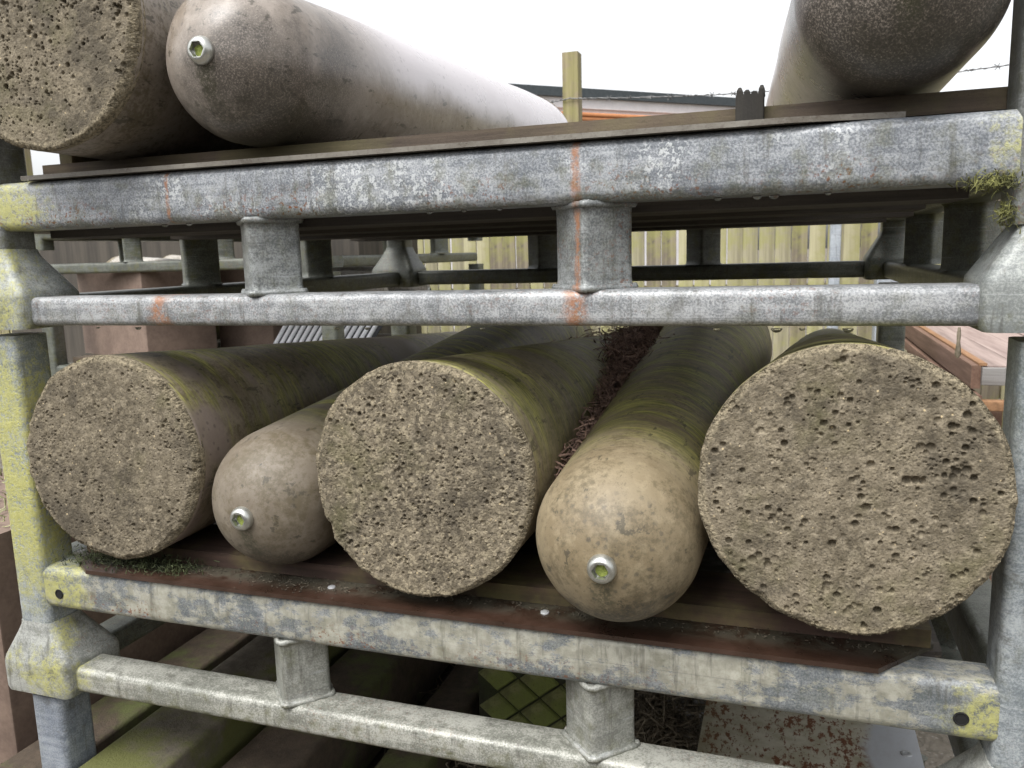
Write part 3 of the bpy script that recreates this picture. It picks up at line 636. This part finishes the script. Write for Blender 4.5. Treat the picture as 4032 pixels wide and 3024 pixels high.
# ribbed panel standing on the neighbouring deck
def corr():
    wm = plain('white_sheet', (.74,.76,.80), (.82,.83,.86), 20, .5, .05); dk = plain('groove_dark', (.02,.022,.027), (.035,.038,.045), 40, .7, .05)
    t = thing('ribbed_panel', 'white panel with slanting ribs and dark grooves standing on the neighbouring stack', 'panel', U(-2.36, 3.27, -.45+.0075))
    obj('backing', mesh('backing', *loft([[(0, y, 0), (.52, y, 0), (.72, y, .26), (.2, y, .26)] for y in (.012, .022)]), dk, None), t)
    prof = [(.0125*math.cos(a), .011-.007*math.sin(a)) for a in [math.pi*k/6 for k in range(7)]]
    rb = mesh('rib', *loft([[(x, y, 0) for x, y in prof], [(x+.19, y, .26) for x, y in prof]]), wm, 50)
    for i in range(15): obj('rib', rb, t, ((.015+i*.034)*S, 0, 0))
corr()
# plank deck on the other side
pk = [wood('deck_plank_%d' % i, (.19+.03*i,.14+.02*i,.125+.02*i), (.36,.28,.25), 10+i, 1, gs=.5) for i in range(3)]
fas = wood('deck_fascia', (.11,.06,.04), (.19,.115,.08), 14, 1); orange = wood('orange_timber', (.20,.105,.05), (.31,.17,.085), 15, 1)
t = thing('plank_deck', 'low deck of pinkish weathered planks behind the stack', 'deck', U(.74, 3.67, GZ))
for i in range(13): obj('plank', mesh('plank', *box(.002+i*.145, .141+i*.145, 0, 2.3, .905, .93-.002*(i % 3), .003), pk[i % 3], 40), t)
obj('side_joist', mesh('side_joist', *bar((-.018, -.01, .885), (-.018, 2.3, .885), .034, .094, .004), fas, 40), t)
obj('side_strip', mesh('side_strip', *bar((.006, -.006, .936), (.006, 2.3, .936), .03, .011, .003), orange, 40), t)
obj('lower_joist', mesh('lower_joist', *bar((-.03, -.1, .80), (-.03, 2.3, .80), .04, .05, .004), fas, 40), t)
obj('end_board', mesh('end_board', *bar((.0, -.016, .89), (1.88, -.016, .89), .03, .07, .003), wood('end_grey', (.16,.15,.14), (.26,.25,.24), 3, 0), 40), t)
obj('cross_bar', mesh('cross_bar', *bar((-.1, -.06, .78), (1.88, -.06, .78), .05, .04, .004), orange, 40), t)
for x in (.05, 1.8):
    for y in (.05, 2.2): obj('leg', mesh('leg', *box(x-.04, x+.04, y-.04, y+.04, -.004, .775), fas, 40), t)
gp = galv('grey_post_steel', (31, 1, 1), (.25,.28,.31), (.40,.43,.46), moss=0, speck=.3)
tag(obj('steel_post', mesh('steel_post', *box(-.07, .07, -.07, .07, -.01, 1.25, .012), gp, 40), None, U(.49, 4.6, GZ)), 'thick grey square steel post beside the plank deck', 'post')
tag(obj('steel_post', mesh('steel_post', *box(-.037, .037, -.037, .037, -.01, 2.2, .012), gp, 40), None, U(.297, 6.15, GZ)), 'slim pale steel post standing before the board fence', 'post')

# ------------------------------------------------------------------ board fence with barbed wire
fm = [wood('fence_board_%d' % i, a, b, 20+i, 2, green=.6, gs=.35) for i, (a, b) in enumerate((((.19,.17,.11), (.36,.33,.22)), ((.11,.092,.068), (.26,.22,.155)), ((.25,.225,.13), (.43,.40,.25))))]
pw = wood('fence_post_wood', (.16,.13,.075), (.30,.25,.155), 30, 2, green=.45, gs=.5)
FY = 6.5
fn = thing('board_fence', 'tall close-boarded timber fence gone green with algae', 'fence', U(0, FY, GZ))
rf = random.Random(4); bms = [mesh('board', *box(-.056, .056, -.011, .011, .03, 2.20+.03*k, .003), fm[k], 40) for k in range(3)]
x = -9.0
while x < 8.5:
    o = obj('board', bms[rf.randrange(3)], fn, (x*S, rf.uniform(-.006, .006)*S, 0), (0, rf.uniform(-.004, .004), rf.uniform(-.03, .03))); x += .112+rf.choice((.003, .005, .008, .014))
for z in (.35, 1.1, 1.95): obj('fence_rail', mesh('fence_rail', *bar((-9, .05, z), (8.5, .05, z), .05, .09, .005), pw, 40), fn)
pm_ = mesh('fence_post', *box(-.063, .063, -.063, .063, -.02, 2.94, .006), pw, 40)
for x in (-7.33, -4.48, -1.63, 1.72, 4.6, 7.4): obj('fence_post', pm_, fn, (x*S, -.09*S, 0))
wm = plain('wire_steel', (.10,.10,.10), (.2,.2,.2), 50, .5, .1, .6)
def tube(pts, q, n=5):
    rings = []
    for i, p in enumerate(pts):
        d = (Vector(pts[min(i+1, len(pts)-1)])-Vector(pts[max(i-1, 0)])).normalized(); a = d.cross(Vector((0, 0, 1)))
        a = a.normalized() if a.length > .05 else Vector((1, 0, 0)); b = a.cross(d)
        rings.append([tuple(Vector(p)+a*q*math.cos(t)+b*q*math.sin(t)) for t in [2*math.pi*k/n for k in range(n)]])
    return loft(rings)
def wire(label, z0, z1, sag, xa=-1.63, xb=1.72):
    t = thing('barbed_wire', label, 'barbed wire', U(xa, FY-.17, z0)); n = 40; L_ = xb-xa
    f = lambda u: (L_*u, .004*math.sin(u*60), (z1-z0)*u-4*sag*u*(1-u))
    obj('strand', mesh('strand', *tube([f(i/n) for i in range(n+1)], .0042), wm), t)
    obj('strand', mesh('strand', *tube([(p[0], p[1]+.006*math.sin(i*2.2), p[2]+.006*math.cos(i*2.2)) for i, p in enumerate(f(i/(3*n)) for i in range(3*n+1))], .0035), wm), t)
    vf = join(tube([(-.016, 0, -.022), (0, .006, 0), (.014, -.006, .024)], .0032, 4), tube([(-.018, 0, .02), (0, -.006, 0), (.016, .004, -.022)], .0032, 4))
    bm_ = mesh('barb', *vf, wm)
    for i in range(1, 22): p = f(i/22); obj('barb', bm_, t, tuple(c*S for c in p), (i*1.3, 0, 0))
wire('barbed wire strung between two tall fence posts above the boards', 1.165, 1.15, .07)
wire('barbed wire strand running on from the green fence post, above the boards', 1.15, 1.165, .07, -4.48, -1.63)

# ------------------------------------------------------------------ house beyond the fence
ang = math.atan2(3.5, 3.77)
bt = thing('flat_roofed_building', 'pale flat-roofed building with dark fascia and orange gutter beyond the fence', 'building', U(-5.06, 15.8, GZ), ang)
wall_m = plain('pale_render', (.62,.60,.61), (.72,.70,.71), 3, .85, .1); dkf = plain('dark_fascia', (.03,.04,.045), (.055,.065,.07), 20, .6, .1); og = plain('orange_gutter', (.50,.20,.08), (.60,.26,.11), 20, .45, .1)
LB = 5.75
obj('wall', mesh('wall', *box(-7, LB, .1, 7, -.02, 4.45, .02), wall_m, 40), bt)
obj('fascia', mesh('fascia', *box(-7.15, LB+.1, -.05, 7.1, 4.50, 4.68, .03), dkf, 40), bt)
obj('soffit_band', mesh('soffit_band', *box(-7.05, LB+.05, .04, 7.05, 4.30, 4.499, .02), wall_m, 40), bt)
for z, d in ((4.10, .10), (4.18, .13)): obj('gutter', mesh('gutter', *bar((-7, .09-d/2, z), (LB, .09-d/2, z), d, .075, .03), og, 40), bt)
obj('window', mesh('window', *box(-2.2, -.4, .06, .12, 2.0, 3.4, .01), dkf, 40), bt)
# ------------------------------------------------------------------ added shed behind the camera, unseen, cuts light on the front faces
sh = thing('light_cut_shed', 'added unseen shed opposite the stack, cutting the light on its front', 'shed', U(0, -3.4, GZ))
shm = wood('light_cut_boards', (.16,.14,.12), (.26,.235,.20), 40, 2, gs=.3)
obj('wall', mesh('wall', *box(-6.5, 6.0, -3, 0, -.02, 2.35, .02), shm, 40), sh)
obj('roof', mesh('roof', *box(-6.7, 6.2, -3.2, .25, 2.351, 2.45, .02), dkf, 40), sh)
